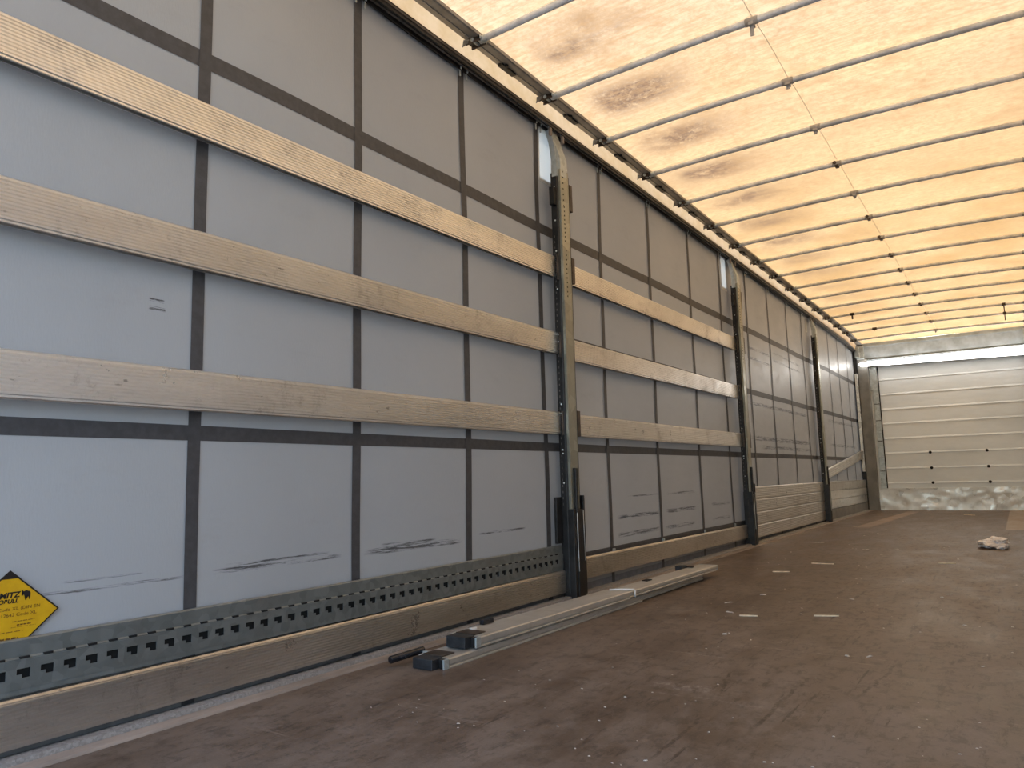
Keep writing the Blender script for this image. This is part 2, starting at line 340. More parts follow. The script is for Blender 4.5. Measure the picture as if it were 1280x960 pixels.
# left and right curtains with sewn straps
def hem_edge(): pass
VST = [.66, 1.356, 2.046, 2.742, 3.435, 4.18, 4.95, 5.78, 6.535, 7.32, 8.11, 8.90, 9.65, 10.42, 11.16, 11.89, 12.60, 13.20]
PATCH = [(3.475, 3.600), (6.615, 6.745)]          # holes in the cloth, covered by the pale patches
def curtain(name, side):
    fx = (lambda x: x) if side == 'left' else (lambda x: WID-x)
    mat = 'curtain' if side == 'left' else 'curtain_plain'
    gy, gz, sk = lin(Y0, YB, 136), lin(-.04, 2.70, 27), None
    if side == 'left':
        gy = sorted([y for y in gy if all(abs(y-p) > .02 for P in PATCH for p in P)]+[p for P in PATCH for p in P])
        gz = sorted([z for z in gz if abs(z-2.36) > .02]+[2.36])
        sk = lambda i, j: gz[j] > 2.35 and any(P[0]-.001 <= gy[i] and gy[i+1] <= P[1]+.001 for P in PATCH)
    b = MB(); b.grid(lambda y, z: Vector((fx(wav(y, z)-.012), y, z)), gy, gz, mat, True, sk)
    w = struct(b.build('wall_'+side), 'grey tarpaulin side curtain on the %s, sewn with dark webbing straps' % side, 'side curtain')
    b = MB(); b.box(*sorted((fx(-.05), fx(-.06))), Y0, YB, -.2, .19, 'track'); b.build('light_block_sill', w)  # unseen strip outside, raised to block backlight through the curtain foot
    for z0, z1, nm in ((2.022, 2.081, 'horizontal_strap'), (.793, .840, 'horizontal_strap'), (1.408, 1.462, 'horizontal_strap'), (.182, .222, 'hem_strap'), (-.038, .05, 'bottom_hem_shade')):
        b = MB(); b.grid(lambda y, z: Vector((fx(wav(y, z)-.0105), y, z)), lin(Y0, YB-.1, 136), [z0, (z0+z1)/2, z1], 'strap' if nm != 'bottom_hem_shade' else 'hem_shade'); b.build(nm, w)
    for i, y in enumerate(VST):
        if side == 'right' and y < 1: pass
        h = .0215 if y < 3.3 else .0205
        b = MB(); lean = 0
        b.grid(lambda yy, z: Vector((fx(wav(yy, z)-.0085), yy, z)), [y-h, y, y+h], lin(-.03, 2.66+drop(y), 26), 'strap')
        s = b.build('vertical_strap', w)
        zt = 2.645+drop(y); b = MB()
        for yy in (y-h-.004, y+h+.004):
            b.box(*sorted((fx(.002), fx(.008))), yy-.004, yy+.004, zt-.030, zt+.02, 'galv')
            b.tube([(fx(.005), yy-.005, zt+.012), (fx(.005), yy+.005, zt+.012)], .010, 'galv', 10)
        b.build('roller', s)
        if y > 3.5 and y < 6.7:
            b = MB(); b.box(*sorted((fx(-.003), fx(.006))), y-.014, y+.014, .188, .212, 'galv'); b.build('buckle', s)
    return w
wl_ = curtain('wall_left', 'left'); curtain('wall_right', 'right')
for (y0, y1, z0, z1) in ((3.459, 3.615, 2.335, 2.665), (6.60, 6.76, 2.33, 2.645), (9.86,9.95,2.42,2.60)):
    b = MB(); b.grid(lambda y, z: Vector((wav(y, z)-.0095, y, z)), lin(y0, y1, 4), lin(z0, z1+drop(y0), 6), 'patch'); o = b.build('repair_patch', wl_); o['label'] = 'white repair patch'

# roof rails (cantrails)
bow_y = [2.72+.667*i for i in range(16)]
def cantrail(name, side):
    fx = (lambda x: x) if side == 'left' else (lambda x: WID-x)
    b = MB(); b.prism_y([(fx(x), z) for x, z in [(-.06,2.69),(-.06,2.66),(-.014,2.66),(-.014,2.6895),(.049,2.6895),(.049,2.692),(.02,2.695)]], YS, 'track', drop)
    r = struct(b.build(name), 'cream roof rail along the top of the %s curtain' % side, 'roof rail')
    b = MB(); b.grid(lambda y, z: Vector((fx(.0495), y, z+drop(y))), YS, [2.6905, 2.74, 2.797], 'fascia'); b.build('cream_hem', r)
    b = MB(); b.prism_y([(fx(x), z) for x, z in [(-.013,2.6895),(-.013,2.672),(.004,2.670),(.004,2.646),(.010,2.646),(.012,2.664),(.040,2.664),(.041,2.654),(.050,2.654),(.0505,2.6895)]], YS, 'track', drop); b.build('curtain_track', r)
    b = MB(); b.prism_y([(fx(x), z) for x, z in [(.0505,2.667),(.0505,2.681),(.056,2.679),(.056,2.669)]], YS, 'track_rib', drop)
    b.prism_y([(fx(x), z) for x, z in [(.018,2.6635),(.032,2.6635),(.031,2.657),(.019,2.657)]], YS, 'track_rib', drop); b.build('track_rib', r)
    b = MB(); b.prism_y([(fx(x), z) for x, z in [(.0501,2.786),(.0501,2.800),(.142,2.784),(.144,2.764),(.136,2.761),(.096,2.766),(.094,2.762),(.091,2.763),(.089,2.768),(.056,2.774)]], YS, 'flange', drop); b.build('inner_flange', r)
    for y in bow_y:
        yy = y+.30
        if yy > 12.9: continue
        b = MB(); b.box(*sorted((fx(.066), fx(.096))), yy-.065, yy+.065, 2.756+drop(yy), 2.771+drop(yy), 'black'); b.box(*sorted((fx(.098), fx(.110))), yy-.045, yy-.03, 2.752+drop(yy), 2.771+drop(yy), 'black')
        b.build('hinge_plate', r, .002)
    return r
cantrail('trim_3', 'left'); cantrail('trim_4', 'right')

# roof tarpaulin
def arch(x): t = (x-WID/2)/(WID/2); return .028*(1-t*t)
def tz(x, y):
    k = (y-bow_y[0])/.667; u = k-math.floor(k)
    sag = -.0 + .012*math.sin(math.pi*u)*(.5+.5*math.sin(3*x+y))
    return 2.782+drop(y)+arch(x)+sag
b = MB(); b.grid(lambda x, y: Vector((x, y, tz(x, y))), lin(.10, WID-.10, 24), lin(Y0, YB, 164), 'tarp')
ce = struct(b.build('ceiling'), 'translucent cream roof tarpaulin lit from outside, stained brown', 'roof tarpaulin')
b = MB(); b.grid(lambda x, y: Vector((x, y, tz(x, y)-.0015)), [WID/2-.0013, WID/2+.0013], lin(Y0, YB, 164), 'cream'); b.build('welded_seam', ce)

# front bulkhead
b = MB(); zl = [.33, .42, .655, .895, 1.13, 1.37, 1.60, 1.84, 2.08, 2.32, 2.56]
prof = [(YB+.05, -.05), (YB, -.05)]
for z in zl[1:-1]: prof += [(YB, z-.004), (YB-.008, z-.003), (YB-.008, z), (YB, z+.024)]
prof += [(YB, 2.62), (YB+.05, 2.62)]
bm = b.bm; k = b.mi('bulkhead'); ra = [bm.verts.new((-.03, y, z)) for y, z in prof]; rb = [bm.verts.new((WID+.03, y, z)) for y, z in prof]
for i in range(len(prof)):
    j = (i+1) % len(prof); f = bm.faces.new((ra[i], ra[j], rb[j], rb[i])); f.material_index = k
bm.faces.new(ra[::-1]); bm.faces.new(rb)
wf = struct(b.build('wall_front'), 'white front bulkhead of horizontal aluminium planks', 'front wall')
def kick(x, z):
    r = random.random()
    q = Vector((x*3, z*7, 1.3)); d = MNO.noise(q)*.012+MNO.noise(q*2.7)*.007
    for (dx, dz, ds) in ((.55,.10,.04),(.98,.14,.03),(1.2,.09,.04),(1.55,.08,.03),(1.72,.17,.045),(1.66,.24,.03),(1.95,.2,.04),(2.0,.06,.03)):
        d += .016*math.exp(-((x-dx)**2+(z-dz)**2)/ds**2)
    return Vector((x, YB-.020+d, z))
b = MB(); b.grid(kick, lin(.20, WID-.2, 90), lin(0.0, .345, 14), 'galv_bright'); b.box(.20, WID-.2, YB-.012, YB-.001, 0, .345, 'galv_bright'); o = b.build('kick_plate', wf); o['label'] = 'dented galvanised kick plate'
b = MB(); b.prism_y([(-.03,2.44),(-.03,2.70),(WID+.03,2.70),(WID+.03,2.44)], [YB-.09, YB-.002], 'header'); b.box(.1, WID-.1, YB-.10, YB-.09, 2.635, 2.66, 'header'); o = b.build('header_beam', wf, .004); o['label'] = 'grey aluminium header beam'
b = MB(); b.box(.06, WID-.06, YB-.06, YB-.003, 2.36, 2.438, 'cream'); o = b.build('header_strip', wf)
for x in (.965, 1.715):
    for z in (.895, .655, .425):
        b = MB(); b.tube([(x, YB-.017, z), (x, YB+.01, z)], [.020, .024], 'hole', 12); o = b.build('lashing_socket', wf)
for sg in (0, 1):
    fx = (lambda x: x) if sg == 0 else (lambda x: WID-x)
    b = MB(); b.box(*sorted((fx(.05), fx(.20 if sg == 0 else .13))), YB-.14, YB-.02, 0, 2.44, 'bulkhead_post'); b.build('corner_post', wf, .006)
    b = MB(); b.box(*sorted((fx(.01), fx(.045))), YB-.22, YB-.16, .62, 2.2, 'galv_bright'); b.box(*sorted((fx(-.005), fx(.05))), YB-.16, YB-.02, 0, 2.60, 'black'); b.build('post_edge_strip', wf)
    b = MB(); b.box(*sorted((fx(.02), fx(.16))), YB-.16, YB-.05, 2.44, 2.66, 'galv'); b.box(*sorted((fx(.03), fx(.10))), YB-.19, YB-.155, 2.47, 2.64, 'galv'); b.build('corner_bracket', wf, .006)
    if sg: continue
    b = MB()
    b.box(*sorted((fx(.205), fx(.305))), YB-.028, YB-.004, 1.93, 2.36, 'galv'); b.box(*sorted((fx(.235), fx(.315))), YB-.024, YB-.003, .345, 1.93, 'galv')
    b.box(*sorted((fx(.316), fx(.330))), YB-.014, YB-.002, .345, 2.3, 'hole')
    for z in (1.70, 1.43, 1.10, .83, .62): b.box(*sorted((fx(.238), fx(.312))), YB-.026, YB-.0235, z-.006, z+.006, 'rust_dark')
    b.build('edge_plate', wf)
# rear portal frame (behind the viewpoint)
b = MB()
for x0, x1 in ((-.08, .02), (WID-.02, WID+.08)): b.box(x0, x1, Y0-.12, Y0, -.3, 2.86, 'galv')
b.box(-.08, WID+.08, Y0-.12, Y0, 2.74, 2.90, 'galv'); struct(b.build('trim_6', None, .005), 'galvanised rear door frame of the trailer', 'door frame')

# ------------------------------------------------------------------ slats
def slat_prof(h=.125, xb=.014, xf=.038, ribs=11):
    rd = .0042 if ribs > 6 else .0012
    P = [(xb, 0), (xb, h), (xf-.006, h), (xf, h-.005)]
    p = (h-.014)/ribs; z = h-.007
    for i in range(ribs):
        P += [(xf, z-p*.08), (xf+rd, z-p*.30), (xf+rd, z-p*.60), (xf, z-p*.82)]; z -= p
    P += [(xf, .003), (xf-.002, 0), (xf-.003, .012), (xf-.006, h*.5), (xb+.004, h*.5), (xb+.002, 0)]
    return P
def slat(y0, y1, z0, label, z1=None, mat='slat', group=None, h=.125, sag=.0, dx=0, ribs=11, swx=0):
    z1 = z0 if z1 is None else z1
    L = y1-y0
    f = lambda y: z0+(z1-z0)*(y-y0)/L - sag*math.sin(math.pi*(y-y0)/L)
    b = MB(); b.prism_y(slat_prof(h, ribs=ribs), lin(y0, y1, 24), mat, f, lambda y: dx+swx*math.sin(math.pi*(y-y0)/L))
    o = b.build('side_lath', None, 0, (dx, y0, z0)); tag(o, label, 'side lath', group); return o
G = 'ribbed slats hung between the posts'
slat(.36, 3.522, 1.757, 'upper of the three long ribbed aluminium slats left of the nearest post', 1.768, group=G, sag=.006)
slat(.36, 3.522, 1.322, 'middle ribbed aluminium slat left of the nearest post, across the grey curtain', 1.330, group=G)
slat(.36, 3.522, .880, 'scuffed ribbed slat left of the nearest post, lowest of three, above the dark strap', .884, group=G)
slat(3.655, 6.750, 1.760, 'upper of three pale slats between the nearest and second posts', 1.768, group=G)
slat(3.655, 6.750, 1.312, 'middle slat between the nearest and second posts', 1.320, group=G)
slat(3.655, 6.750, .880, 'lowest of three slats between the nearest and second posts, just above the dark strap', .882, group=G)
slat(.36, 3.522, .034, 'wide ribbed slat near the floor under the perforated steel rail', .040, mat='slat_worn', group=G, h=.116)
slat(3.655, 6.750, .085, 'scratched slat near the floor between the nearest and second posts', .070, mat='slat_worn', group=G, h=.118)
nm4 = ['bottom', 'second lowest', 'third from the bottom', 'topmost']
for i in range(4):
    slat(6.90, 9.995, .052+i*.1175, '%s slat of the four stacked between the second and third posts' % nm4[i], .040+i*.1185, mat='slat_worn', group='slats stacked against the curtain past the second post', h=.114, ribs=6)
G4 = 'slats in the bay beside the front wall'
slat(10.13, 13.13, .020, 'dark dull slat at the very bottom beside the front wall', .0, mat='bulkhead_post', group=G4, h=.13, ribs=1)
slat(10.13, 13.13, .158, 'bright reflective slat resting on the dark one beside the front wall', .138, mat='slat_bright', group=G4, h=.112, ribs=3)
slat(10.13, 13.13, .274, 'bright slat second from the top of the stack beside the front wall', .255, mat='slat_bright', group=G4, h=.112, ribs=3)
slat(10.13, 13.13, .390, 'tan slat topmost of the stack beside the front wall', .372, mat='slat_worn', group=G4, h=.118, ribs=4)
slat(10.13, 13.13, .525, 'slat slanting upward towards the front wall above the stack', .835, mat='slat', group=G4, h=.125, ribs=4, dx=.004)

# perforated lashing rail
root = thing('lashing_rail', 'galvanised perforated steel lashing rail above the lowest slat, left of the nearest post', 'rail', (0, .36, .17))
b = MB(); b.prism_y([(-.002,.158),(-.002,.288),(.018,.290),(.022,.286),(.022,.247),(.027,.243),(.027,.240),(.018,.240),(.018,.178),(.020,.170),(.020,.158)], lin(.36, 3.52, 20), 'galv_rail'); p = .0545
y = .385
while y < 3.49:
    b.box(.0215, .0285, y+.006, y+.028, .2425, .2475, 'hole'); y += p
b.build('rail_body', root)
b = MB(); ys = [.36]; kinds = []
y = .385; p = .0545
while y < 3.49:
    ys += [y, y+.012, y+.031]; kinds += [0, 1, 2]; y += p
ys += [3.52]; kinds.append(0)
zs = [.170, .196, .205, .219, .240]
cell = {}
b.grid(lambda yy, z: Vector((.0275 if z > .18 else .026, yy, z)), ys, zs, 'galv_rail', False, lambda i, j: (kinds[i] == 1 and j == 2) or (kinds[i] == 2 and j in (1, 2)))
o = b.build('perforated_face', root); md = o.modifiers.new('solid', 'SOLIDIFY'); md.thickness = .003; md.offset = 0
b = MB(); b.box(.0205, .0262, .36, 3.52, .158, .1705, 'galv_rail'); b.build('lower_lip', root)
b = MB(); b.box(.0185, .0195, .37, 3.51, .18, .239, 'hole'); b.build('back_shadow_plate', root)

# ------------------------------------------------------------------ stanchion posts
def stanchion(yc, label, dirty=False, tabs=((1.755, 1.905), (.875, 1.02)), n_=0):
    y0, y1 = yc-.0625, yc+.0625
    r = thing('side_post', label, 'post', (.05, yc, 0), 'posts standing along the left curtain')
    zt = 2.66+drop(yc); face = 'galv_post'
    b = MB(); b.prism_z([(.022,y0),(.022,y1),(.072,y1),(.074,y1-.03),(.070,y1-.034),(.070,y0+.008),(.060,y0)], [.03, 2.385], 'black')
    for z in [.62, .78, .80, 1.0, 1.05, 1.40, 1.44, 1.70, 1.92, 2.10, 2.30]:
        b.tube([(.045, y0-.003, z), (.045, y0+.004, z)], .005, 'galv_bright', 8)
    for z in lin(.5, 2.0, 46): b.box(.034, .040, y0-.0012, y0+.002, z, z+.012, 'track_rib')
    b.build('post_body', r, .002)
    b = MB(); b.prism_z([(.070,y0+.004),(.070,y1-.028),(.084,y1-.030),(.086,y1-.034),(.084,y1-.044),(.083,y0+.016),(.087,y0+.008),(.084,y0+.003)], [.48, 2.40], face)
    for (za, zb, st, yo) in ((2.19, 2.395, .034, .035), (1.98, 2.185, .025, .040), (1.64, 1.93, .0265, .046)):
        z = zb
        while z > za:
            b.box(.0825, .0850, y0+yo-.003, y0+yo+.003, z-.008, z, 'hole'); z -= st
    o = b.build('front_cover', r); o['label'] = 'galvanised front cover'
    # pockets for the slats
    for (z0, z1, l) in [(2.185, 2.29, 1), (2.185, 2.345, 0)]+[(a, c, 0) for a, c in tabs]+[(1.75, 1.90, 1), (.88, 1.01, 1), (1.31, 1.45, 1)]:
        b = MB()
        if l: b.box(.030, .060, y0-.034, y0-.0005, z0, z1, 'rust_dark' if z0 < 2 and z0 > 1.6 else 'black') if z0 > 2 else b.box(.0475, .060, y0-.010, y0-.0005, z0, z1, 'rust_dark')
        else: b.box(.045, .074, y1+.0005, y1+.034, z0, z1, 'rust_dark')
        b.build('slat_pocket', r, .002)
    # foot
    b = MB(); b.box(.018, .098, y0+.002, y0+.030, .0, .48, 'black'); b.box(.018, .092, y0+.058, y1+.002, .0, .475, 'black')
    b.box(.018, .078, y0+.03, y0+.058, .0, .44, 'black'); b.box(.079, .101, y0+.034, y0+.058, .02, .70, 'black'); b.box(.06, .09, y1+.003, y1+.018, .02, .55, 'black')
    b.build('foot', r, .003)
    if yc < 5: b = MB(); b.box(.014, .030, y0-.062, y0-.002, .30, .545, 'black'); b.build('side_plate', r, .002)
    b = MB(); b.tube([(.1035, y0+.032, .46), (.1035, y0+.030, .30), (.1035, y0+.034, .15)], .0022, 'galv_bright', 6); b.tube([(.095, y1-.012, .47), (.097, y1-.010, .2)], .002, 'galv', 6); b.build('lock_rod', r)
    # bent top bracket
    b = MB(); zs = lin(2.36, zt, 10); zb = 2.47
    sh = lambda z: (0 if z < zb else -(z-zb)/(zt-zb)*.062, 0)
    b.prism_z([(.066,y0+.006),(.066,y1-.034),(.084,y1-.036),(.085,y0+.01)], zs, 'galv', sh)
    b.build('hook_bracket', r, .0015)
    b = MB(); b.prism_z([(.036,y0-.006),(.036,y0+.004),(.068,y0+.005),(.068,y0-.003)], [2.36, 2.45, 2.56, zt-.01], 'galv', lambda z: (0, 0) if z < 2.5 else (-(z-2.5)*.25, 0)); b.build('gusset', r)
    for yy in (y0-.02, y1-.006):
        b = MB(); b.box(.030, .046, yy, yy+.018, zt-.052, zt+.02, 'kerb_tan'); b.tube([(.026, yy+.009, zt+.008), (.050, yy+.009, zt+.008)], .014, 'galv', 12); b.build('roller_hanger', r, .003)
    return r
stanchion(3.588, 'nearest black and galvanised side post, between the long slats')
stanchion(6.822, 'second side post from the viewer, grimy, ending the pale slats')
stanchion(10.062, 'farthest slim side post, between the four stacked slats and the slanting slat')

# ------------------------------------------------------------------ roof bows
ordn = ['nearest', 'second nearest', 'third nearest', 'fourth nearest', 'fifth nearest', 'sixth nearest', 'seventh nearest', 'eighth nearest',
        'eighth from the front wall', 'seventh from the front wall', 'sixth from the front wall', 'fifth from the front wall', 'fourth from the front wall',
        'third from the front wall', 'second from the front wall', 'closest to the front wall']
def bow(i, y):
    z = 2.757+drop(y)
    extra = {0: 'its middle out of frame', 1: 'with a clear clip hanging from its middle', 2: 'with a short clear clip at its middle', 4: 'with a dark clip at its middle'}.get(i)
    lab = 'thin grey roof bow tube, %s%s' % (ordn[i], ', '+extra if extra else ', under the cream roof tarpaulin')
    r = thing('roof_bow', lab, 'roof bow', (.13, y, z), 'roof bows')
    af = lambda x: .022*(1-((x-WID/2)/(WID/2-.13))**2)
    b = MB(); b.tube([(x, y, z+af(x)) for x in lin(.15, WID-.15, 20)], .0165, 'bow', 14); b.build('tube', r)
    for s in (0, 1):
        fx = (lambda x: x) if s == 0 else (lambda x: WID-x)
        b = MB()
        b.box(*sorted((fx(.062), fx(.148))), y-.030, y-.024, z-.018, z+.012, 'rust_dark'); b.box(*sorted((fx(.062), fx(.148))), y+.018, y+.024, z-.018, z+.012, 'rust_dark')
        b.box(*sorted((fx(.066), fx(.14))), y-.022, y+.016, z-.006, z+.010, 'black')
        b.tube([(fx(.105), y-.036, z-.004), (fx(.105), y+.030, z-.004)], .010, 'galv', 10); b.tube([(fx(.142), y-.03, z), (fx(.142), y+.028, z)], .012, 'galv', 10)
        b.tube([(fx(.128), y, z), (fx(.17), y, z+.001)], .0185, 'galv', 12)
        b.build('end_bracket', r, .0015)
        b = MB(); b.face([(fx(.0515), y-.030, z+.012), (fx(.085), y-.028, z+.006), (fx(.085), y-.026, z-.006), (fx(.0515), y-.040, z-.030)], 'flange')  # thin grey wedge standing in for the bracket's shadow on the fascia
        o = b.build('bracket_shadow_plate', r); md = o.modifiers.new('s', 'SOLIDIFY'); md.thickness = .003
    xm = WID/2; zm = z+af(xm); dark = i in (4, 6, 7, 8, 9, 10, 11, 12, 13, 14)
    b = MB(); m = 'rust_dark' if dark else 'clip'
    b.tube([(xm-.03, y, zm), (xm+.03, y, zm)], .0195, 'clip', 12)
    b.box(xm-.012, xm+.012, y-.021, y+.021, zm-.026, zm-.012, m)
    if not dark: b.box(xm-.009, xm+.009, y-.004, y+.0, zm-(.075 if i == 1 else .045), zm-.024, m)
    else: b.tube([(xm-.012, y-.012, zm+.004), (xm-.012, y-.026, zm+.004)], .012, m, 8)
    b.build('seam_clip', r)
    if i in (12, 14): 
        x = .42 if i == 12 else .5
        b = MB(); b.tube([(x-.03, y, z+af(x)), (x+.03, y, z+af(x))], .020, 'rust_dark', 10); b.box(x-.01, x+.01, y-.004, y+.002, z+af(x)-(.07 if i == 12 else .03), z+af(x)-.015, 'rust_dark'); b.build('strap_clip', r)
    if i in (13, 14):
        x = 2.12; b = MB(); b.box(x-.02, x+.02, y-.02, y+.02, z+af(x)-.02, z+af(x)+.018, 'rust_dark'); b.box(x-.006, x+.006, y-.004, y+.002, z-.09, z, 'rust_dark'); b.build('strap_clip', r)
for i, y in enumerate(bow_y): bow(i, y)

# ------------------------------------------------------------------ strip lamp on the bulkhead
root = thing('strip_light', 'long glowing white strip light across the top of the front wall', 'lamp', (1.24, YB-.1, 2.33))
b = MB(); xs = [.085, .12, .20, .6, 1.2, 1.8, 2.39]; hh = [.018, .030, .036, .042, .050, .060, .068]; zc = [2.350, 2.350, 2.351, 2.346, 2.342, 2.337, 2.332]
k = b.mi('lamp'); rings = []
for x, h, z in zip(xs, hh, zc): rings.append([b.bm.verts.new((x, YB-.16+.040*math.cos(a), z+h*math.sin(a))) for a in [2*math.pi*t/14 for t in range(14)]])
for a, c in zip(rings, rings[1:]):
    for i in range(14): j = (i+1) % 14; f = b.bm.faces.new((a[i], a[j], c[j], c[i])); f.material_index = k if math.cos(2*math.pi*(i+.5)/14) < .1 else b.mi('header'); f.smooth = True
b.bm.faces.new(rings[0][::-1]); b.bm.faces.new(rings[-1]); b.build('diffuser', root)
b = MB(); b.box(.10, 2.38, YB-.125, YB-.062, 2.375, 2.425, 'header'); b.build('housing', root, .004)

# ------------------------------------------------------------------ loose telescopic beams on the floor
def beam(label, ox, oy, oz, ang, L, Ls, far_cap=True, two=True, grip=None, h=.037):
    r = thing('loose_beam', label, 'beam', (ox, oy, oz), 'loose telescopic beams lying on the floor')
    ca, sa = math.cos(ang), math.sin(ang)
    xf = lambda p: Vector((ox+p.x*ca+p.y*sa, oy-p.x*sa+p.y*ca, oz+p.z))
    def C(w0, w1, l0, l1, z0, z1, m, name, bev=.002, lab=None):
        b = MB(); b.box(w0, w1, l0, l1, z0, z1, m, xf); o = b.build(name, r, bev)
        if lab: o['label'] = lab
        return o
    b = MB(); k = b.mi('galv'); w = .142
    def sect(l0, l1, w0, w1, z0, z1, m):
        P = [(w0,z0),(w0,z1-.003),(w0+.003,z1),(w1-.004,z1),(w1,z1-.004),(w1,z0+.014),(w1-.004,z0+.011),(w1-.004,z0+.007),(w1,z0+.004),(w1,z0)]
        kk = b.mi(m); r0 = [b.bm.verts.new(xf(Vector((x, l0, z)))) for x, z in P]; r1 = [b.bm.verts.new(xf(Vector((x, l1, z)))) for x, z in P]
        for i in range(len(P)):
            j = (i+1) % len(P); f = b.bm.faces.new((r0[i], r0[j], r1[j], r1[i])); f.material_index = kk
        f = b.bm.faces.new(r0[::-1]); f.material_index = kk; f = b.bm.faces.new(r1); f.material_index = kk
    sect(.03, Ls, 0, w, 0, h, 'beam'); b.build('outer_section', r)
    if two:
        b = MB(); sect(Ls+.0, L, .010, w-.008, .003, h-.003, 'beam'); b.build('inner_section', r)
        C(.02, .055, Ls+.38, Ls+.44, h-.0035, h+.002, 'hole', 'latch_slot')
    # near end: black plug, recess, side flanges
    C(.022, .112, -.028, .029, -.001 if oz > .01 else 0, h+.003, 'black_plastic', 'end_cap', .003, 'black plastic end cap')
    C(.113, .134, .006, .029, .002, h-.002, 'black', 'end_recess', .001)
    C(.0, .021, -.002, .029, .0, h*.8, 'galv_bright', 'end_flange', .001)
    C(.1345, w, .002, .029, .0, h, 'galv', 'end_flange', .001)
    C(.02, .11, .03, .10, h+.0005, h+.005, 'rust_dark', 'top_plate', .002)
    if grip: 
        b = MB(); b.tube([xf(Vector(p)) for p in grip], [.013]*(len(grip)), 'grip', 14); o = b.build('lever_grip', r, .002); o['label'] = 'glossy black lever grip'
    return r, C, xf
MT['beam'] = alu('beam_aluminium', (.42, .40, .36), (.56, .54, .50), (.26, .21, .17), .45, (.4, .6))
MT['beam'].node_tree.nodes['Principled BSDF'].inputs['Metallic'].default_value = .45
r, C_, xf = beam('lower of two long aluminium beams lying on the floor by the kerb', .252, 2.065, .0005, .012, 2.49, 1.6, grip=[(-.040,-.075,.030),(-.030,.0,.034),(-.018,.075,.038)], h=.034)
C_(-.03, .02, .06, .075, .030, .038, 'galv', 'lever_pin', .001)
r, C_, xf = beam('upper aluminium beam stacked on the other, with a white cord around its joint', .258, 2.245, .0395, .026, 2.46, 1.24, grip=None)
C_(.0, .022, .20, .27, .0375, .058, 'grip', 'lever_grip', .004)
C_(.03, .045, 0.10, .13, .0375, .046, 'galv_bright', 'lever_pin', .001)
C_(-.035, .012, 2.20, 2.28, .012, .050, 'black_plastic', 'lever_grip', .004)
C_(.012, .05, 2.27, 2.30, .036, .045, 'rust_dark', 'lever_pin', .001)
C_(.012, .132, 2.461, 2.485, .002, .034, 'galv', 'end_cap', .002)
o = MB(); pts = [xf(Vector(p)) for p in [(.03,1.23,.0402),(.08,1.262,.0402),(.137,1.285,.0402),(.1455,1.287,.036),(.1455,1.285,.004)]]
o.tube(pts, .0045, 'white', 8); tag(o.build('cord', None, 0), 'short white cord lying over the joint of the upper loose beam', 'cord')

# ------------------------------------------------------------------ yellow diamond decal on the curtain
YC, ZC, HW, HH = .861, .348, .119, .108
root = thing('warning_sticker', 'yellow diamond certificate sticker with black border and bull logo on the curtain', 'sticker', (0, YC, ZC))
def curx(y, z): return wav(y, z)-.012
def dia(s, x, mat, name):
    b = MB(); P = [(YC+HW*s, ZC), (YC, ZC+HH*s), (YC-HW*s, ZC), (YC, ZC-HH*s)]
    c0 = b.bm.verts.new((x, YC, ZC)); vs = [b.bm.verts.new((x, y, z)) for y, z in P]; kk = b.mi(mat)
    b.bm.faces.new((*vs,)) if False else None
    for i in range(4): f = b.bm.faces.new((c0, vs[i], vs[(i+1) % 4])); f.material_index = kk
    o = b.build(name, root); md = o.modifiers.new('s', 'SOLIDIFY'); md.thickness = .0006; md.offset = 0; return o
XS = -.0015
dia(1.0, XS, 'ink', 'border'); dia(.955, XS+.0008, 'yellow', 'face_sheet')
b = MB(); f = b.face([(XS+.0015, YC-.024, ZC+HH-.021), (XS+.0015, YC+.024, ZC+HH-.021), (XS+.0015, YC, ZC+HH)], 'ink'); b.build('black_tip', root)
def text(s, y, z, size, mat, align='RIGHT', off=.0, shear=0.0, sx=1.0):
    cu = bpy.data.curves.new('t', 'FONT'); cu.body = s; cu.size = size; cu.align_x = align; cu.offset = off; cu.shear = shear
    t = bpy.data.objects.new('t', cu); COL.objects.link(t); dg = bpy.context.evaluated_depsgraph_get()
    me = bpy.data.meshes.new_from_object(t.evaluated_get(dg)); bpy.data.objects.remove(t)
    me.transform(Matrix.Scale(sx, 4, (1, 0, 0))); me.transform(Matrix.Rotation(math.pi/2, 4, 'Z') @ Matrix.Rotation(math.pi/2, 4, 'X')); me.materials.clear(); me.materials.append(MT[mat])
    o = bpy.data.objects.new('lettering', me); COL.objects.link(o); o.parent = root; o.location = Vector((XS+.0019, y, z))-root.location; return o
text('SCHMITZ', .884, .389, .019, 'ink', off=.0007, shear=.2, sx=1.05)
text('CARGOBULL', .882, .376, .014, 'ink', off=.0005, shear=.2, sx=1.05)
text('EN 12642 Code XL (DIN EN', .934, .358, .0115, 'ink_brown', sx=1.1)
text('EN 12642 Code XL', .926, .343, .0115, 'ink_brown', sx=1.1)
b = MB()
for (ya, yb, z, t) in ((.868, .922, .330, .0016), (.880, .914, .321, .003), (.866, .926, .316, .0008), (.82, .897, .306, .0016), (.83, .886, .290, .0045)):
    ys_ = lin(ya, yb, 22)
    for i in range(22):
        if (i*7) % 5 == 0: continue
        b.face([(XS+.0019, ys_[i], z-t/2), (XS+.0019, ys_[i+1], z-t/2), (XS+.0019, ys_[i+1], z+t/2+.0006*math.sin(i*2.3)), (XS+.0019, ys_[i], z+t/2)], 'ink_brown')
b.build('small_print', root)
bull = [(0,.010),(.004,.017),(.001,.024),(.006,.0195),(.010,.0195),(.016,.0215),(.024,.019),(.030,.0185),(.033,.014),(.033,.007),(.0315,-.002),(.029,-.002),(.029,.005),(.026,.006),(.022,.004),(.019,.004),(.017,-.003),(.0145,-.003),(.0145,.004),(.011,.006),(.009,.010),(.006,.011),(.003,.008)]
